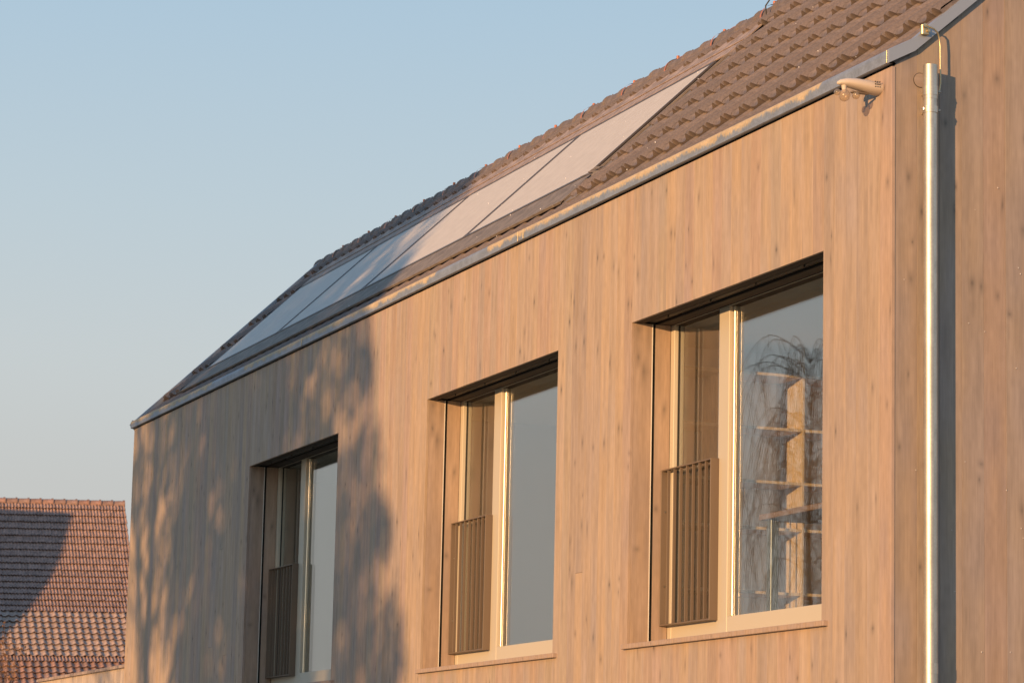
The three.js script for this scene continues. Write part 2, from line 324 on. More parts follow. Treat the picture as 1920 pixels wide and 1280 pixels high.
// railings before the narrow casements
function makeRailing(name, label) {
  const g = new THREE.Group(); g.name = name; g.userData.label = label; house.add(g);
  const x0 = .006, x1 = .86, y0 = .135, y1 = 1.25, za = -.243, zb2 = -.306;
  part('post', box(x0, y0, za, x0 + .01, y1, zb2, .0015), M.rail, g); part('post', box(x1 - .01, y0 - .0, za + .001, x1, y1, zb2, .0015), M.rail, g);
  part('top_rail', box(x0 + .0102, y1 - .011, za, x1 - .0102, y1 - .001, zb2, .0015), M.rail, g);
  part('bottom_rail', box(x0 + .0102, y0 + .002, za, x1 - .0102, y0 + .012, zb2, .0015), M.rail, g);
  for (let k = 1; k < 8; k++) { const x = x0 + (x1 - x0) * k / 8; part('bar', box(x - .004, y0 + .0125, za - .004, x + .004, y1 - .0115, za - .026, .001), M.rail, g); }
  const s = new MB(); for (const y of [.42, .95]) s.tube([V(x0 + .0102, y, -.275), V(x0 + .014, y, -.275)], .006, 8); part('screw', s.geo(), M.screw, g);
  return g;
}
const rails = [makeRailing('balcony_railing', 'brown flat-bar railing before the casement nearest the drainpipe')];
rails.push(rails[0].clone(), rails[0].clone());
rails[1].name = 'balcony_railing_001'; rails[1].userData = { label: 'brown flat-bar railing at the middle window' };
rails[2].name = 'balcony_railing_002'; rails[2].userData = { label: 'brown flat-bar railing at the leftmost, shaded window' };
house.add(rails[1], rails[2]);
rails.forEach((w, k) => w.position.set(WINS[k][0], WBOT, 0));

// ------------------------------------------------------------------ roof
// in the roof's own axes x runs along the eave, y stands on the slope, z runs down towards the eave (s = -z is the way up the slope)
const RC = -.05;
function onSlope(g) { g.rotation.x = PITCH; g.position.set(0, RC, 0); return g; }
const roof = new THREE.Group(); roof.name = 'roof'; house.add(roof); onSlope(roof);
const RIDGE_S = 3.235;
part('roof_deck', box(XL - .02, -.22, -RIDGE_S, -.03, -.035, -.02), M.deck, roof); 
{ const back = new THREE.Group(); back.name = 'rear_roof'; house.add(back); part('roof_slope', box(XL - .02, -.2, 0, -.01, .02, RIDGE_S + .1), tileMats[0], back); back.rotation.set(PITCH, 0, 0); back.position.set(0, 2.16, -2.345); back.rotation.x = -PITCH + Math.PI; back.scale.set(1, 1, 1);
  back.rotation.set(-PITCH, Math.PI, 0); back.rotation.set(-PITCH, 0, 0); back.children[0].geometry = box(XL - .02, -.2, -RIDGE_S - .1, -.01, .0, 0); }
const PROF = [[0, .012], [.012, .002], [.03, -.006], [.06, -.010], [.09, -.010], [.115, -.004], [.135, .008], [.150, .024], [.163, .035], [.176, .038], [.188, .034], [.197, .020], [.203, .011], [.212, .011], [.218, .022], [.230, .038], [.245, .043], [.260, .040], [.275, .030], [.290, .018], [.304, .010]];
function tileGeo(prof, L, lift, t, under = .42, w = 1, nose = .008) {
  const m = new MB(), n = prof.length, row = (z, dy) => prof.map(([x, h]) => V(x * w, h + dy, z));
  const nor = prof.map((_, k) => { const a = prof[Math.max(0, k - 1)], b = prof[Math.min(n - 1, k + 1)]; return V(-(b[1] - a[1]), (b[0] - a[0]) * w, (b[0] - a[0]) * lift / L).normalize(); });
  const strip = (A, B, flip) => { const ia = A.map((p, k) => m.vert(p, flip ? nor[k].clone().negate() : nor[k], p.x, -p.z)), ib = B.map((p, k) => m.vert(p, flip ? nor[k].clone().negate() : nor[k], p.x, -p.z)); for (let k = 0; k + 1 < n; k++) flip ? m.i.push(ia[k], ib[k], ia[k + 1], ia[k + 1], ib[k], ib[k + 1]) : m.i.push(ia[k], ia[k + 1], ib[k], ia[k + 1], ib[k + 1], ib[k]); };
  const f = row(0, lift), fr = row(-nose, lift + nose * .4), b = row(-L, .004), fu = prof.map(([x, h]) => { const y = (h > .004 ? .004 + .25 * (h - .004) : h) + lift - t; return V(x * w, y, -(h + lift - y) * under); }), bu = row(-L * .35, lift * .6 - t);
  strip(fr, b); strip(f, fr); strip(fu, bu, true);
  for (let k = 0; k + 1 < n; k++) m.quad(fu[k], fu[k + 1], f[k + 1], f[k]);
  m.quad(f[0], V(f[0].x, f[0].y - t, f[0].z), V(b[0].x, b[0].y - t, b[0].z), b[0]);
  m.quad(V(f[n - 1].x, f[n - 1].y - t, f[n - 1].z), f[n - 1], b[n - 1], V(b[n - 1].x, b[n - 1].y - t, b[n - 1].z));
  return m.geo();
}
const TW = .30, TL = .471, tileG = tileGeo(PROF, TL + .07, .055, .045, .34, 1, .02);
const PX0 = -18.12, PX1 = -6.25, PW = (PX1 - PX0) / 4, PS0 = .86, PS1 = 2.42;
const rt = rng(77);
{
  const nCol = Math.ceil((OVER - XL) / TW), xEnd = -.005;
  for (let r = 0; r < 7; r++) for (let k = 0; k < nCol + 1; k++) {
    const x0 = xEnd - (k + 1) * TW; if (x0 < XL - .12) continue;
    const s = .045 + r * TL, underPanel = x0 + TW > PX0 - .02 && x0 < PX1 + .20;
    if (underPanel && s > .3 && s < 2.75) continue;
    if (s > 2.75 && r > 5 && s > 3) continue;
    const o = part('roof_tile', tileG, tileMats[Math.floor(rt() * 4)], roof); o.position.set(x0 + (rt() - .5) * .004, (rt() - .5) * .003 - (r ? 0 : .016), -s + (rt() - .5) * .008); o.rotation.y = (rt() - .5) * .006; if (s > 2.4) o.scale.z = .78;
  }
}
// sheet metal round the collectors
part('apron_flashing', (() => { const m = new MB(); m.box(PX0 - .14, .056, -PS0 + .002, PX1 + .12, .066, -.47, .002); m.box(PX0 - .14, .050, -.4695, PX1 + .12, .074, -.455, .003); return m.geo(); })(), M.apron, roof);
part('top_flashing', (() => { const m = new MB(); m.box(PX0 - .1, .052, -2.93, PX1 + .14, .066, -PS1 - .062, .002); m.box(PX0 - .1, .067, -2.66, PX1 + .14, .076, -2.645, .002); return m.geo(); })(), M.topflash, roof);
part('side_flashing', (() => { const m = new MB(); m.box(PX1 - .015, .03, -PS1 - .3, PX1 + .40, .046, -.47, .001); m.box(PX1 + .10, .0465, -PS1 - .3, PX1 + .118, .066, -.5, .002); return m.geo(); })(), M.apron, roof);
part('side_flashing', box(PX0 - .14, .0, -PS1 - .3, PX0 - .03, .02, -.5, .002), M.apron, roof);
// crumpled lead at the lower corner of the collectors
{ const m = new MB(), c = rng(9), x = PX1 + .1; for (let k = 0; k < 7; k++) { const a = V(x + c() * .16, .05 + c() * .05, -.78 - c() * .16), b = V(a.x + .05 + c() * .06, .03 + c() * .07, a.z + (c() - .5) * .1), d = V(a.x + (c() - .5) * .08, .04 + c() * .08, a.z + .07), u = V(0, -.004, 0); m.tri(a, b, d); m.tri(a.clone().add(u), d.clone().add(u), b.clone().add(u)); } part('corner_flashing', m.geo(), M.apron, roof); }
// metal along the eave and up the near verge
{
  const front = new MB(), y0 = -.016, sec = [[.020, y0 - .003], [.031, y0], [.034, y0 + .052], [.031, y0 + .074], [.020, y0 + .084], [-.005, y0 + .088], [-.05, y0 + .090]];
  const xs = []; for (let x = XL - .07; x < OVER; x += 1.96) xs.push(x); xs.push(.004);
  const per = sec.map((_, k) => k ? Math.hypot(sec[k][0] - sec[k - 1][0], sec[k][1] - sec[k - 1][1]) : 0); let acc = 0; const L = per.map((d) => acc += d);
  for (let j = 0; j + 1 < xs.length; j++) for (let k = 0; k + 1 < sec.length; k++) {
    const A = V(xs[j] + .0005, sec[k][1], sec[k][0]), B = V(xs[j + 1] - .0005, sec[k][1], sec[k][0]), C = V(B.x, sec[k + 1][1], sec[k + 1][0]), D = V(A.x, sec[k + 1][1], sec[k + 1][0]);
    front.quad(A, B, C, D, [A.x / 7.3, L[k] / acc * .98 + .01, B.x / 7.3, L[k + 1] / acc * .98 + .01]);
  }
  front.quad(V(XL - .0695, y0, .031), V(XL - .0695, y0, -.1), V(XL - .0695, y0 + .1, -.1), V(XL - .0695, y0 + .1, .018));
  front.quad(V(XL - .07, y0 - .003, -.001), V(.004, y0 - .003, -.001), V(.004, y0 - .003, .02), V(XL - .07, y0 - .003, .02));
  part('eave_flashing', front.geo(), M.eave, house);
  const seam = (x, w = .012) => part('seam_clip', box(x - w / 2, y0 - .002, .0342, x + w / 2, y0 + .076, .0372, .001), M.brass, house);
  for (const x of [-.004, -6.09, -6.21, -12.13]) seam(x);
  const v = new MB(), band = [[.034, -.022, .082], [-.142, .070, .082], [-.559, .428, .088], [-2.36, 2.135, .09]];   // verge band on the gable: z, lower edge, height
  for (let k = 0; k + 1 < band.length; k++) { const [z0, a0, h0] = band[k], [z1, a1, h1] = band[k + 1], P = (x, y, z) => V(x, y, z), x0 = .004, x1 = OVER;
    v.quad(P(x1, a0, z0), P(x1, a1, z1), P(x1, a1 + h1, z1), P(x1, a0 + h0, z0)); v.quad(P(x0, a1, z1), P(x0, a0, z0), P(x0, a0 + h0, z0), P(x0, a1 + h1, z1)); v.quad(P(x1, a1, z1), P(x1, a0, z0), P(x0, a0, z0), P(x0, a1, z1));
    v.quad(P(x1, a0 + h0, z0), P(x1, a1 + h1, z1), P(-.03, a1 + h1 + .004, z1), P(-.03, a0 + h0 + .004, z0)); }
  v.quad(V(.004, -.022, .0341), V(OVER, -.022, .0341), V(OVER, .060, .0341), V(.004, .060, .0341));
  part('verge_flashing', v.geo(), M.zinc, house);
  part('verge_flashing', box(XL - .075, -.04, -RIDGE_S - .02, XL - .045, .088, -.02, .003), M.zinc, roof);
}
// ridge tiles with their clips
{
  const ridge = new THREE.Group(); ridge.name = 'ridge'; house.add(ridge); ridge.position.set(0, 2.14, -2.335);
  const m = new MB(), R = .118, L = .372, pts = 12;
  const ring = (x, r) => Array.from({ length: pts + 1 }, (_, k) => { const a = -.25 + (Math.PI + .5) * k / pts; return V(x, r * Math.sin(a) , r * Math.cos(a)); });
  const prof = [[0, R * 1.09], [.018, R * 1.12], [.045, R * 1.08], [.05, R * 1.0], [L + .03, R * .95]];
  for (let j = 0; j + 1 < prof.length; j++) { const A = ring(prof[j][0], prof[j][1]), B = ring(prof[j + 1][0], prof[j + 1][1]); for (let k = 0; k < pts; k++) m.quad(A[k], B[k], B[k + 1], A[k + 1]); }
  const A = ring(0, R * 1.09), B = ring(0, R * .93); for (let k = 0; k < pts; k++) m.quad(B[k], A[k], A[k + 1], B[k + 1]);
  const g = m.geo(); g.computeVertexNormals(); const cg = new MB().box(-.008, R * 1.08, -.012, .03, R * 1.13, .012, .002).box(-.012, R * 1.1, -.006, -.004, R * 1.24, .006, .001).geo();
  const rr = rng(41);
  for (let x = -19.30, k = 0; x < OVER - .2; x += L, k++) { const o = part('ridge_tile', g, tileMats[Math.floor(rr() * 4)], ridge); o.position.set(x, (rr() - .5) * .008, (rr() - .5) * .008); part('ridge_clip', cg, M.rail, o); }
  const cap = new MB(); const C = ring(-19.31, R * 1.0); for (let k = 0; k < pts; k++) cap.tri(V(-19.31, 0, 0), C[k + 1], C[k]); part('ridge_end', cap.geo(), tileMats[1], ridge);
  part('ridge_vent', box(XL, -.13, -.10, OVER - .02, -.02, .10), M.deck, ridge);
}

// ------------------------------------------------------------------ four collectors set into the roof
{
  const names = ['leftmost pale roof collector, next to the far verge', 'second pale roof collector from the left, mostly in tree shadow', 'second pale roof collector from the right, shadow at its left end', 'rightmost pale roof collector, fully sunlit beside the open tiles'];
  const build = () => {
    const g = thing('solar_collector', names[0], 'solar panel', [0, 0, 0], 'solar collectors set in a row into the tiled roof');
    const f = new MB(), a = .02, e = .034, h = .074; f.box(a, .055, -PS1, a + e, h, -PS0, .004); f.box(PW - a - e, .055, -PS1, PW - a, h, -PS0, .004); f.box(a + e, .055, -PS0 - e, PW - a - e, h, -PS0, .004); f.box(a + e, .055, -PS1, PW - a - e, h, -PS1 + e, .004);
    part('frame', f.geo(), M.panelframe, g); part('cover', box(a + e - .001, .06, -PS1 + e - .001, PW - a - e + .001, .069, -PS0 - e + .001), M.panel, g);
    const j = new MB(); j.box(-.008, .056, -PS1, a - .001, .068, -PS0, .003); part('joint_strip', j.geo(), M.panelframe, g);
    return onSlope(g);
  };
  const p0 = build(); p0.position.x = PX0;
  for (let k = 1; k < 4; k++) { const c = p0.clone(); c.name = numbered('solar_collector'); c.userData = { ...p0.userData, label: names[k] }; c.position.x = PX0 + k * PW; scene.add(c); }
}

// ------------------------------------------------------------------ lightning conductor: copper straps every metre on the ridge, wire, and rod down to the pipe
{
  const t = thing('lightning_conductor', 'thin wire along the roof ridge held by copper straps', 'wire', [0, 2.14, -2.335]);
  const wire = []; for (let x = -19.3; x <= OVER; x += .1667) wire.push(V(x, .134 + .006 * Math.sin(x * 5) - (Math.abs(((x + 6.48) % 1 + 1) % 1 - .5) < .25 ? .012 : 0), 0)); part('wire', new MB().tube(wire, .004, 5).geo(), M.copper, t);
  for (let k = 0; k < 19; k++) { const x = -.48 - k; if (x < -19) break; const s = new MB(), ring = []; for (let j = 0; j <= 14; j++) { const a = -.3 + (Math.PI + .6) * j / 14; ring.push(V(x, .133 * Math.sin(a), .133 * Math.cos(a))); }
    for (let j = 0; j < 14; j++) { const w = V(.016, 0, 0); s.quad(ring[j].clone().sub(w), ring[j].clone().add(w), ring[j + 1].clone().add(w), ring[j + 1].clone().sub(w)); } s.box(x - .012, .132, -.012, x + .012, .165, .012, .003); part('strap', s.geo(), M.copper, t); }
  part('lead', new MB().tube([V(-6.3, -.05, .16), V(-6.28, .05, .18), V(-6.15, .2, .12), V(-5.9, .27, 0), V(-5.6, .2, -.1)], .006, 6).geo(), M.wire, t);
}
{
  const t = thing('earthing_rod', 'thin bent metal rod from the verge sheet down to the drainpipe', 'rod', [0, 0, 0]);
  part('rod', new MB().tube([V(.062, .235, -.185), V(.075, .215, -.215), V(.078, .205, -.245), V(.072, .185, -.272), V(.064, .15, -.288), V(.062, .10, -.294), V(.062, -.12, -.296), V(.066, -.19, -.282)], .0055, 8).geo(), M.brass, t);
  part('clamp', new MB().box(.0305, .17, -.225, .055, .235, -.175, .005).tube([V(.05, .225, -.19), V(.07, .225, -.19)], .012, 8).tube([V(.05, .195, -.215), V(.068, .195, -.215)], .009, 8).geo(), M.brass, t);
}

// ------------------------------------------------------------------ drainpipe on the gable
{
  const X = .10, Z = -.205, R = .0425, t = thing('drainpipe', 'shiny galvanised drainpipe standing open-topped before the gable boards', 'drainpipe', [X, 0, Z]);
  const outer = new MB(); const prof = [[GROUND, R], [-3.58, R], [-3.581, R + .0015], [-3.64, R + .0015], [-3.641, R]];
  outer.tube([V(0, GROUND, 0), V(0, -.235, 0)], R, 40, false); part('pipe', outer.geo(), M.galv, t);
  const sleeve = new MB(); sleeve.tube([V(0, -.24, 0), V(0, -.03, 0)], R + .0018, 40, false); sleeve.tube([V(0, -.03, 0), V(0, -.24, 0)], R - .002, 40, false);
  for (let k = 0; k < 40; k++) { const a = k / 40 * 2 * Math.PI, b = (k + 1) / 40 * 2 * Math.PI; const p = (an, r) => V(Math.cos(an) * r, -.03, Math.sin(an) * r); sleeve.quad(p(b, R - .002), p(b, R + .0018), p(a, R + .0018), p(a, R - .002)); }
  part('sleeve', sleeve.geo(), M.galv, t);
  part('joint', new MB().tube([V(0, -3.66, 0), V(0, -3.60, 0)], R + .002, 32).geo(), M.galv, t);
  for (const [y, h] of [[-.19, .028], [-.305, .02]]) { const c = new MB().tube([V(0, y - h, 0), V(0, y + h, 0)], R + .0045, 36); c.box(-.102, y - .008, -.008, -R, y + .008, .008, .002); part('clamp', c.geo(), M.galv, t);
    part('screw', new MB().tube([V(.012, y, -R - .001), V(.012, y, -R - .022)], .006, 8).box(.004, y - .008, -R - .018, .02, y + .008, -R - .002, .002).geo(), M.screw, t); }
  part('screw', new MB().tube([V(.012, -.305, R + .001), V(.012, -.305, R + .022)], .006, 8).box(.004, -.315, R + .002, .02, -.295, R + .014, .003).geo(), M.alu, t);
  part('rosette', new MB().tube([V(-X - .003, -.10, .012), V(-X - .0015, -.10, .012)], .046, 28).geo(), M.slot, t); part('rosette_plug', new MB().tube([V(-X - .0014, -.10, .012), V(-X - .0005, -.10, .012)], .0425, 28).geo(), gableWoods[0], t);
}

// ------------------------------------------------------------------ wall lamp with two round lenses
{
  const t = thing('wall_lamp', 'cream outdoor lamp arm with clear round bulbs under the eave corner', 'lamp', [-.165, -.145, 0]); t.scale.set(1.08, 1.12, 1.05);
  const pl = std(.58, .49, .41, .6), lens = new THREE.MeshPhysicalMaterial({ color: col(.82, .74, .64), transmission: .85, thickness: 0, roughness: .15, ior: 1.45 });
  const m = new MB(), secs = [[0, .052, .040, 0], [.02, .055, .042, 0], [.08, .054, .040, .006], [.15, .046, .034, .014], [.21, .034, .026, .018], [.25, .020, .017, .016], [.268, .008, .008, .012]], n = 20;
  const rings = secs.map(([z, rx, ry, dy]) => Array.from({ length: n + 1 }, (_, k) => { const a = k / n * 2 * Math.PI; return V(Math.cos(a) * rx, dy + Math.sin(a) * ry * (Math.sin(a) < 0 ? .75 : 1), z); }));
  for (let j = 0; j + 1 < rings.length; j++) for (let k = 0; k < n; k++) m.quad(rings[j][k], rings[j][k + 1], rings[j + 1][k + 1], rings[j + 1][k]);
  for (let k = 0; k < n; k++) m.tri(V(0, .012, .27), rings[6][k], rings[6][k + 1]);
  const g = m.geo(); part('housing', toSmooth(g), pl, t);
  const v = new MB(); for (let a = 0; a < 3; a++) for (let b = 0; b < 3; b++) v.box(.048, .0 + a * .014, .02 + b * .014, .0575, .006 + a * .014, .026 + b * .014, .001); part('vent', v.geo(), M.slot, t);
  part('under_strip', new MB().box(-.012, -.034, .07, .012, -.024, .18, .003).geo(), M.rail, t);
  part('neck', new MB().tube([V(0, .005, .225), V(0, -.035, .222)], [.016, .012], 12).geo(), pl, t);
  const ball = (r, x, y, z, sx) => { const s = new THREE.SphereGeometry(r, 20, 14); s.scale(1, sx, 1); s.translate(x, y, z); return s; };
  part('bulb', ball(.034, 0, -.052, .222, 1.0), lens, t); part('bulb', ball(.024, .0, -.043, .148, .95), lens, t); part('bulb', ball(.020, -.01, -.036, .262, .9), lens, t);
}
function toSmooth(g) { // merge equal positions' normals
  const p = g.attributes.position, n = g.attributes.normal, map = new Map();
  for (let i = 0; i < p.count; i++) { const k = `${p.getX(i).toFixed(4)},${p.getY(i).toFixed(4)},${p.getZ(i).toFixed(4)}`; (map.get(k) ?? map.set(k, []).get(k)).push(i); }
  for (const l of map.values()) { const s = V(0, 0, 0); for (const i of l) s.add(V(n.getX(i), n.getY(i), n.getZ(i))); s.normalize(); for (const i of l) n.setXYZ(i, s.x, s.y, s.z); }
  return g;
}

// ------------------------------------------------------------------ inside the near room: shelves, desk, post
{
  const X0 = -4.83, X1 = -4.46, t = thing('bookshelf', 'empty open plywood shelving seen through the window nearest the drainpipe', 'shelf', [0, FLOOR, 0]);
  const top = -1.20 - FLOOR;
  for (const z of [-.50, -.96, -1.62, -2.28, -2.94]) part('upright', box(X0, .002, z - .022, X1, z === -1.62 ? CEIL - FLOOR - .004 : top, z, .002), M.ply, t);
  const zs = [-.50, -.96, -1.62, -2.28, -2.94];
  for (let k = 0; k + 1 < zs.length; k++) for (const y of [.02, -2.837 - FLOOR, -2.361 - FLOOR, -2.013 - FLOOR, -1.61 - FLOOR, top - .002]) part('shelf_board', box(X0 + .012, y - .022, zs[k + 1] + .0005, X1 - .001, y, zs[k] - .0225, .002), M.ply, t);
  part('back_panel', box(X0, .003, -2.96, X0 + .011, top, -.5), M.plaster, t);
}
{
  const t = thing('desk', 'brown wooden desk top on grey metal legs behind the window glass', 'desk', [-3.1, FLOOR, -.62]);
  part('desk_top', box(0, .80, 0, 1.6, .84, -.75, .004), std(.27, .16, .085, .5), t);
  for (const [x, z] of [[.10, -.06], [1.5, -.06], [.10, -.69], [1.5, -.69]]) part('leg', box(x - .035, .001, z - .03, x + .035, .7995, z + .03, .004), std(.22, .25, .28, .4, { metalness: .5 }), t);
}

// ------------------------------------------------------------------ low timber outbuilding beyond the far end of the house
{
  const t = thing('shed', 'low flat-topped pale timber shed past the far end of the house', 'shed', [0, 0, 0]);
  const x0 = -24.9, x1 = XL - .1, y1 = -2.79, w = part('wall', box(x0 + .02, GROUND, -3.2, x1, y1 - .03, -.23), M.membrane, t);
  const shedW = [1.22, 1.3, 1.15].map((v) => new THREE.MeshStandardMaterial({ color: col(v, v * 1.06, v * 1.12), map: woodTex, roughness: .85 })), n = 34, bw = (x1 - x0) / n; for (let k = 0; k < n; k++) { const o = part('board', boardGeo(x0 + k * bw, x0 + (k + 1) * bw, GROUND + .1, y1 - .04, y1 - .04), shedW[k % 3], w); o.position.z = -.2; }
  part('end_board', box(x0, GROUND + .1, -3.2, x0 + .019, y1 - .04, -.224), woods[2], t);
  part('roof_edge', box(x0 - .03, y1 - .039, -3.25, x1, y1, -.165, .004), M.topflash, t);
}

// ------------------------------------------------------------------ old neighbouring house with its red tiled roof
{
  const P = V(-71.718, 4.564, -12.287), e1 = V(-.101, -.022, .995).normalize(), d2 = V(.996, 0, .098).normalize();
  const nb = thing('farmhouse', 'far house with weathered red clay tile roof, part in shadow', 'house', [P.x, P.y, P.z]);
  const r = rng(123), cl = mottle(150, 124, 115, .35, 12), fr = mottle(156, 137, 128, .3, 13), up = V(0, 1, 0);
  const clay = [[1, 1, 1], [.85, .83, .83], [1.1, 1.0, .95], [.95, .85, .8]].map((c) => new THREE.MeshStandardMaterial({ color: col(...c), map: cl, roughness: .8 })), frosty = [[1, 1, 1], [.9, .88, .87], [1.08, 1.06, 1.05]].map((c) => new THREE.MeshStandardMaterial({ color: col(...c), map: fr, roughness: .75 }));
  const S = [[0, .012], [.015, .0], [.06, -.006], [.105, .0], [.135, .022], [.165, .038], [.19, .032], [.217, .008]].map(([x, h]) => [x, h]);
  const D = [[0, .008], [.012, .0], [.03, -.004], [.055, .0], [.072, .024], [.088, .024], [.1, .006], [.115, -.004], [.14, -.004], [.16, .022], [.178, .028], [.19, .012]];
  const gS = tileGeo(S, .40, .068, .050, 1.1), gD = tileGeo(D, .40, .068, .050, 1.1);
  const rows = []; for (let k = 0; k < 10; k++) rows.push([43 - (k > 6 ? (k - 6) * 1.2 : 0), 0]); for (let k = 0; k < 7; k++) rows.push([37 - k * .7, 0]); for (let k = 0; k < 8; k++) rows.push([31, 1]); rows.push([30, 0]); for (let k = 0; k < 7; k++) rows.push([30, 1]);
  const roofPart = new THREE.Group(); roofPart.name = 'roof'; nb.add(roofPart);
  const acc = { p: [], n: [], u: [], i: [] }; let own = 0; const pos = V(0, 0, 0), LEN = 9, deckPts = [pos.clone()], tv = V(0, 0, 0);
  rows.forEach(([pitch, kind], j) => {
    const a = THREE.MathUtils.degToRad(pitch), down = d2.clone().multiplyScalar(Math.cos(a)).addScaledVector(up, -Math.sin(a)), nrm = e1.clone().cross(down).normalize(); if (nrm.y < 0) nrm.negate();
    const zax = down.clone().addScaledVector(e1, -down.dot(e1)).normalize(), yax = zax.clone().cross(e1.clone().negate()).normalize();
    pos.addScaledVector(down, .33); deckPts.push(pos.clone());
    const w = kind ? .217 : .19, n = Math.floor(LEN / w);
    for (let k = 0; k < n; k++) {
      const at = pos.clone().addScaledVector(e1, (k + 1) * w + (r() - .5) * .01).addScaledVector(yax, (r() - .5) * .01).addScaledVector(down, .02 + (r() - .5) * .012);
      const m4 = new THREE.Matrix4().makeBasis(e1.clone().negate(), yax, zax).setPosition(at), g = kind ? gS : gD, mm = (kind ? (j < 25 ? frosty : clay) : clay), mat = mm[Math.floor(r() * mm.length)];
      if (kind && k < 22 && own < 290) { const o = part('roof_tile', g, mat, roofPart); o.applyMatrix4(m4); own++; continue; }
      const base = acc.p.length / 3, gp = g.attributes.position, gn = g.attributes.normal, gu = g.attributes.uv;
      for (let q = 0; q < gp.count; q++) { tv.fromBufferAttribute(gp, q).applyMatrix4(m4); acc.p.push(tv.x, tv.y, tv.z); tv.fromBufferAttribute(gn, q).transformDirection(m4); acc.n.push(tv.x, tv.y, tv.z); acc.u.push(gu.getX(q) + k * .37, gu.getY(q) + j * .61); }
      for (const q of g.index.array) acc.i.push(base + q);
    }
  });
  const ag = new THREE.BufferGeometry(); ag.setAttribute('position', new THREE.Float32BufferAttribute(acc.p, 3)); ag.setAttribute('normal', new THREE.Float32BufferAttribute(acc.n, 3)); ag.setAttribute('uv', new THREE.Float32BufferAttribute(acc.u, 2)); ag.setIndex(acc.i);
  part('roof_tiles', ag, clay[0], roofPart).userData.kind = 'stuff';
  const deck = new MB(), B = e1.clone().multiplyScalar(LEN), dn = V(0, -.05, 0); for (let k = 0; k + 1 < deckPts.length; k++) { const a = deckPts[k].clone().add(dn), b = deckPts[k + 1].clone().add(dn); deck.quad(a, b, b.clone().add(B), a.clone().add(B)); }
  part('roof_deck', deck.geo(), M.deck, roofPart);
  // ridge tiles, verge board, gable and rear slope
  for (let k = 0; k < 24; k++) { const g = new MB().tube([e1.clone().multiplyScalar(k * .355), e1.clone().multiplyScalar(k * .355 + .05), e1.clone().multiplyScalar(k * .355 + .055), e1.clone().multiplyScalar((k + 1) * .355)], [.14, .14, .118, .11], 14); part('ridge_tile', g.geo(), clay[k % 4], roofPart); }
  const eave = deckPts[deckPts.length - 1], gm = new MB(), inn = e1.clone().multiplyScalar(.06), base = GROUND - P.y;
  for (let k = 0; k + 1 < deckPts.length; k++) { const a = deckPts[k].clone().add(inn).add(dn), b = deckPts[k + 1].clone().add(inn).add(dn); gm.quad(V(a.x, base, a.z), a, b, V(b.x, base, b.z)); }
  const back = deckPts.map((q) => V(-q.x * .98, q.y, -q.z * .98)); const bm = new MB(); for (let k = 0; k + 1 < back.length; k++) { const a = back[k], b = back[k + 1]; bm.quad(b, a, a.clone().add(B), b.clone().add(B)); const c = a.clone().add(inn).add(dn), d = b.clone().add(inn).add(dn); gm.quad(c, V(c.x, base, c.z), V(d.x, base, d.z), d); }
  part('rear_roof', bm.geo(), clay[1], roofPart);
  const ex = V(eave.x - .5 * d2.x, base, eave.z - .5 * d2.z); gm.quad(ex.clone(), ex.clone().add(V(0, eave.y - base, 0)), ex.clone().add(B).add(V(0, eave.y - base, 0)), ex.clone().add(B));
  part('wall', gm.geo(), std(.45, .42, .36, .9), nb);
}
// the gabled barn whose shadow falls on that roof; it stands out of the frame
{
  const A = V(-63.055, 5.85, 1.632), e = V(-.25, 0, .968), w = V(.968, 0, .25), pitch = THREE.MathUtils.degToRad(48), H = 4.2, L = 6, dy = H * Math.tan(pitch);
  const b = thing('barn', 'plain gabled barn standing beside the far red-roofed house', 'barn', [A.x, A.y, A.z]);
  const o = V(0, 0, 0), rl = e.clone().multiplyScalar(L), s1 = w.clone().multiplyScalar(H).setY(-dy), s2 = w.clone().multiplyScalar(-H).setY(-dy), th = V(0, -.18, 0), rm = new MB();
  for (const s of [s1, s2]) { const q = [o, s, s.clone().add(rl), rl]; rm.quad(...q); rm.quad(...q.map((v) => v.clone().add(th)).reverse()); for (let k = 0; k < 4; k++) { const a = q[k], c = q[(k + 1) % 4]; rm.quad(a.clone().add(th), c.clone().add(th), c, a); } }
  part('roof', rm.geo(), std(.22, .11, .075, .85), b);
  const wm = new MB(), gy = GROUND - A.y, i1 = w.clone().multiplyScalar(H - .3), f = e.clone().multiplyScalar(.25), f2 = e.clone().multiplyScalar(L - .25), at = (v, y, c) => v.clone().setY(y).add(c), ey = -dy + .2;
  for (const c of [f, f2]) { wm.quad(at(i1.clone().negate(), gy, c), at(i1, gy, c), at(i1, ey, c), at(i1.clone().negate(), ey, c)); wm.tri(at(i1.clone().negate(), ey, c), at(i1, ey, c), at(o, -.3, c)); }
  for (const s of [1, -1]) { const k = i1.clone().multiplyScalar(s); wm.quad(at(k, gy, f), at(k, gy, f2), at(k, ey, f2), at(k, ey, f)); }
  part('wall', wm.geo(), std(.4, .36, .3, .9), b);
}

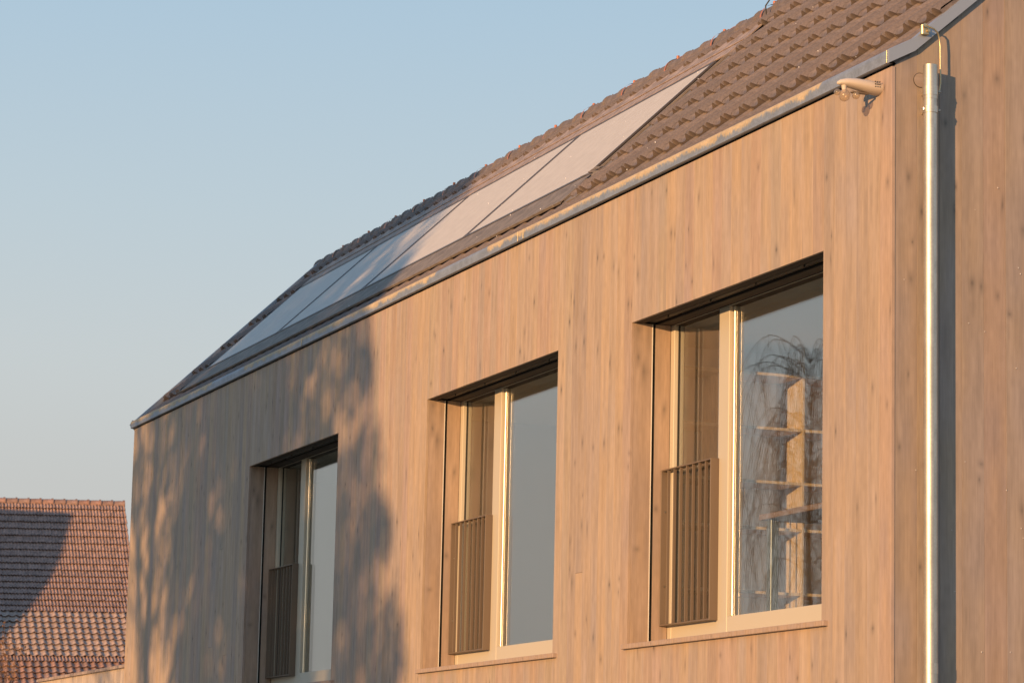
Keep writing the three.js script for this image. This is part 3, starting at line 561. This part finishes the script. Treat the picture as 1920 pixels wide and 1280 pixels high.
// ------------------------------------------------------------------ trees
function jitter(v, r, a) { return v.clone().add(V((r() - .5) * a, (r() - .5) * a, (r() - .5) * a)).normalize(); }
function leafTree(name, label, x, z, seed, o) {
  const t = thing(name, label, 'tree', [x, GROUND, z]), r = rng(seed), wood = new MB(), limbs = new MB(), twigs = new MB(), leaf = new MB(), bark = std(.09, .07, .055, .9), leafM = std(.12, .075, .035, .8);
  const inside = (q) => { if (!o.right) return true; const k = (q.z + z) / SUN.z, X = q.x + x - k * SUN.x, Y = q.y + GROUND - k * SUN.y, e = o.right; let j = 0; while (j < e.length - 2 && Y < e[j + 1][0]) j++; const f = (Y - e[j][0]) / (e[j + 1][0] - e[j][0]); return X < e[j][1] + (e[j + 1][1] - e[j][1]) * f && X > o.left; };   // crown cut along the sun to give its wall shadow the wanted edge
  const grow = (p, d, len, rad, lvl) => {
    const pts = [p.clone()], rs = [rad], n = lvl === 0 ? 6 : 4; let q = p.clone(), dir = d.clone();
    for (let k = 1; k <= n; k++) { dir = jitter(dir.add(V(0, o.lift ?? .06, 0)), r, lvl === 0 ? .12 : .32); q = q.clone().addScaledVector(dir, len / n); pts.push(q); rs.push(rad * (1 - .55 * k / n)); }
    if (lvl > 0 && !inside(q)) return;
    (lvl === 0 ? wood : lvl < 3 ? limbs : twigs).tube(pts, rs, lvl === 0 ? 10 : lvl < 3 ? 6 : 3, false);
    if (lvl >= o.depth) { if (r() < o.leafy) for (let k = 0; k < o.leaves; k++) { const c = pts[1 + Math.floor(r() * n)].clone().add(V((r() - .5) * o.puff, (r() - .5) * o.puff, (r() - .5) * o.puff)); if (!inside(c)) continue; const a = jitter(V(0, 0, 0), r, 2).multiplyScalar(o.size), b = jitter(V(0, 0, 0), r, 2).multiplyScalar(o.size * .6); leaf.quad(c.clone().sub(a), c.clone().sub(b), c.clone().add(a), c.clone().add(b)); } return; }
    const kids = o.kids[lvl];
    for (let k = 0; k < kids; k++) { const f = lvl === 0 ? .28 + .72 * (k + .5) / kids : .3 + .7 * (k + r()) / kids, at = pts[Math.min(n, Math.floor(f * n))].clone().lerp(pts[Math.min(n, Math.floor(f * n) + 1)], f * n % 1), az = k * 2.4 + r() * .8, sp = lvl === 0 ? o.spread * (1.15 - .5 * f) : .75 + r() * .4;
      const side = V(Math.cos(az), 0, Math.sin(az)), nd = dir.clone().multiplyScalar(Math.cos(sp)).addScaledVector(side, Math.sin(sp)).normalize(); grow(at, nd, len * (lvl === 0 ? o.limb * (1.35 - .85 * f) : .62) * (.8 + r() * .4), rad * (lvl === 0 ? .42 : .55) * (1 - .3 * f), lvl + 1); }
  };
  grow(V(0, 0, 0), V(0, 1, 0), o.height, o.rad, 0);
  for (let k = 0; k < (o.sprays ?? 0); k++) {              // leafy boughs added to thicken the crown's shadow up to that edge
    const X = o.left + r() * (o.right[0][1] + 4 - o.left), Y = -4.8 + r() * 7.8, d = z / SUN.z + (r() - .5) * 5, c = V(X + SUN.x * d - x, Y + SUN.y * d - GROUND, SUN.z * d - z); if (!inside(c)) continue;
    const root = V(0, Math.max(2.6, c.y - 1.2 - r() * 1.5), 0); limbs.tube([root, root.clone().lerp(c, .5).add(V(0, .25, 0)), c], [.05, .03, .008], 5, false);
    const R = .42 + r() * .4; for (let q = 0; q < 75; q++) { const w = jitter(V(0, 0, 0), r, 2).multiplyScalar(R * Math.pow(r(), .45)).add(c); if (!inside(w)) continue; const a = jitter(V(0, 0, 0), r, 2).multiplyScalar(o.size * .8), b = jitter(V(0, 0, 0), r, 2).multiplyScalar(o.size * .5); leaf.quad(w.clone().sub(a), w.clone().sub(b), w.clone().add(a), w.clone().add(b)); }
  }
  part('trunk', wood.geo(), bark, t); part('limbs', limbs.geo(), bark, t); const tw = part('twigs', twigs.geo(), bark, t); tw.userData.kind = 'stuff';
  if (leaf.i.length) part('crown', leaf.geo(), leafM, t).userData.kind = 'stuff';
  return t;
}
leafTree('oak_tree', 'broad oak still in dry brown leaf, its shadow on the left of the timber house', 3.4, 24.7, 5, { height: 13, rad: .30, kids: [17, 6, 4, 3], depth: 4, spread: 1.3, limb: .46, leafy: .8, leaves: 14, size: .15, puff: 1.2, lift: .04, sprays: 250,
  right: [[3, -12.2], [2.4, -11.8], [1.9, -11.3], [0, -10.1], [-1, -9.75], [-2, -9.3], [-3, -8.8], [-5, -8.4]], left: -17.2 });
leafTree('maple_tree', 'slender half bare tree with few brown leaves, thinner than the broad oak', -4.7, 19.7, 9, { height: 10.5, rad: .2, kids: [13, 5, 4, 3], depth: 4, spread: .8, limb: .40, leafy: .8, leaves: 9, size: .13, puff: .9, lift: .09 });

// small weeping birch, mirrored in the near window
{
  const t = thing('weeping_birch', 'bare weeping birch mirrored in the window nearest the drainpipe', 'tree', [-25.0, GROUND, 11.2]), r = rng(404), tr = new MB(), br = new MB(), tw = new MB(), bark = std(.05, .04, .034, .9), y0 = 9.0;
  tr.tube([V(0, 0, 0), V(.05, 3, .05), V(-.03, 6, .0), V(.03, y0 - .5, .03)], [.09, .06, .035, .006], 9);
  for (let k = 0; k < 84; k++) {
    const h = y0 - .3 - Math.pow(r(), 1.4) * 4.0, az = r() * 6.283, R = .25 + Math.sqrt(r()) * 1.25, c = V(Math.cos(az), 0, Math.sin(az)), pts = [], n = 16, drop = 1.0 + r() * 3.0;
    const up = .15 + r() * .35; for (let j = 0; j <= n; j++) { const f = j / n, q = R * (1 - Math.pow(1 - f, 1.9)), y = f < .3 ? up * (1 - (1 - f / .3) ** 2) : up - drop * ((f - .3) / .7) ** 1.7; pts.push(V(c.x * q + Math.sin(f * 9 + k) * .02, h + y, c.z * q + Math.cos(f * 8 + k) * .02)); }
    br.tube(pts, pts.map((_, j) => .0042 * (1 - .8 * j / n) + .002), 5, false);
    for (let q = 0; q < 12; q++) { const p = pts[2 + Math.floor(r() * (n - 2))].clone(), l = .4 + r() * 1.0, s = V((r() - .5) * 1.5, 0, (r() - .5) * 1.5), w = []; for (let j = 0; j <= 4; j++) w.push(p.clone().addScaledVector(s, j / 4 * .5).add(V((r() - .5) * .06, -l * Math.pow(j / 4, 1.3), (r() - .5) * .06))); tw.tube(w, [.0036, .0034, .003, .0026, .0022], 3, false); }
  }
  part('trunk', tr.geo(), bark, t); part('branches', br.geo(), bark, t); part('twigs', tw.geo(), bark, t).userData.kind = 'stuff';
}
// reddish bush before the far roof, at the left edge of the frame
{
  const t = thing('garden_bush', 'thin russet bush tips at the lower left before the far roof', 'bush', [-53.1, GROUND, -5.2]), r = rng(88), st = new MB(), lf = new MB();
  for (let k = 0; k < 16; k++) { const a = r() * 6.28, R = .1 + r() * .5, h = 4.9 + r() * 1.1, pts = [V(0, 0, 0), V(Math.cos(a) * R * .4, h * .5, Math.sin(a) * R * .4), V(Math.cos(a) * R, h, Math.sin(a) * R)]; st.tube(pts, [.018, .01, .004], 4, false);
    for (let q = 0; q < 30; q++) { const f = .55 + r() * .45, p = V(Math.cos(a) * R * f, h * f, Math.sin(a) * R * f).add(V((r() - .5) * .3, (r() - .5) * .3, (r() - .5) * .3)), u = jitter(V(0, 0, 0), r, 2).multiplyScalar(.045), v = jitter(V(0, 0, 0), r, 2).multiplyScalar(.03); lf.quad(p.clone().sub(u), p.clone().sub(v), p.clone().add(u), p.clone().add(v)); } }
  part('stem', st.geo(), std(.15, .08, .05, .8), t); part('foliage', lf.geo(), std(.22, .11, .05, .8), t).userData.kind = 'stuff';
}

// grains of frost that catch the sun on the gable boards, the tiles and the collectors
{
  const r = rng(314), m = new MB(), dot = (c, s) => { const a = V(s, 0, 0), b = V(0, s, 0), d = V(0, 0, s), N = [a, d, a.clone().negate(), d.clone().negate()]; for (let k = 0; k < 4; k++) { m.tri(c.clone().add(b), c.clone().add(N[(k + 1) % 4]), c.clone().add(N[k])); m.tri(c.clone().sub(b), c.clone().add(N[k]), c.clone().add(N[(k + 1) % 4])); } };
  for (let k = 0; k < 20; k++) dot(V(.003, -.2 - r() * 3.6, -.02 - r() * .95), .0018 + r() * .0022);
  for (let k = 0; k < 44; k++) { const x = -13 + r() * 12.9, st = .3 + r() * 2.3, h = x < PX1 && st > PS0 && st < PS1 ? .076 : .075; dot(V(x, RC + st * Math.sin(PITCH) + h * Math.cos(PITCH), -st * Math.cos(PITCH) + h * Math.sin(PITCH)), .003 + r() * .0035); }
  const o = part('frost_grains', m.geo(), std(.9, .9, .92, .4), scene); tag(o, 'tiny white frost grains dotted over gable boards, tiles and collectors', 'frost'); o.userData.kind = 'stuff';
}
scene.traverse((o) => { if (o.isMesh) { o.castShadow = true; o.receiveShadow = true; } });
renderer.render(scene, camera);
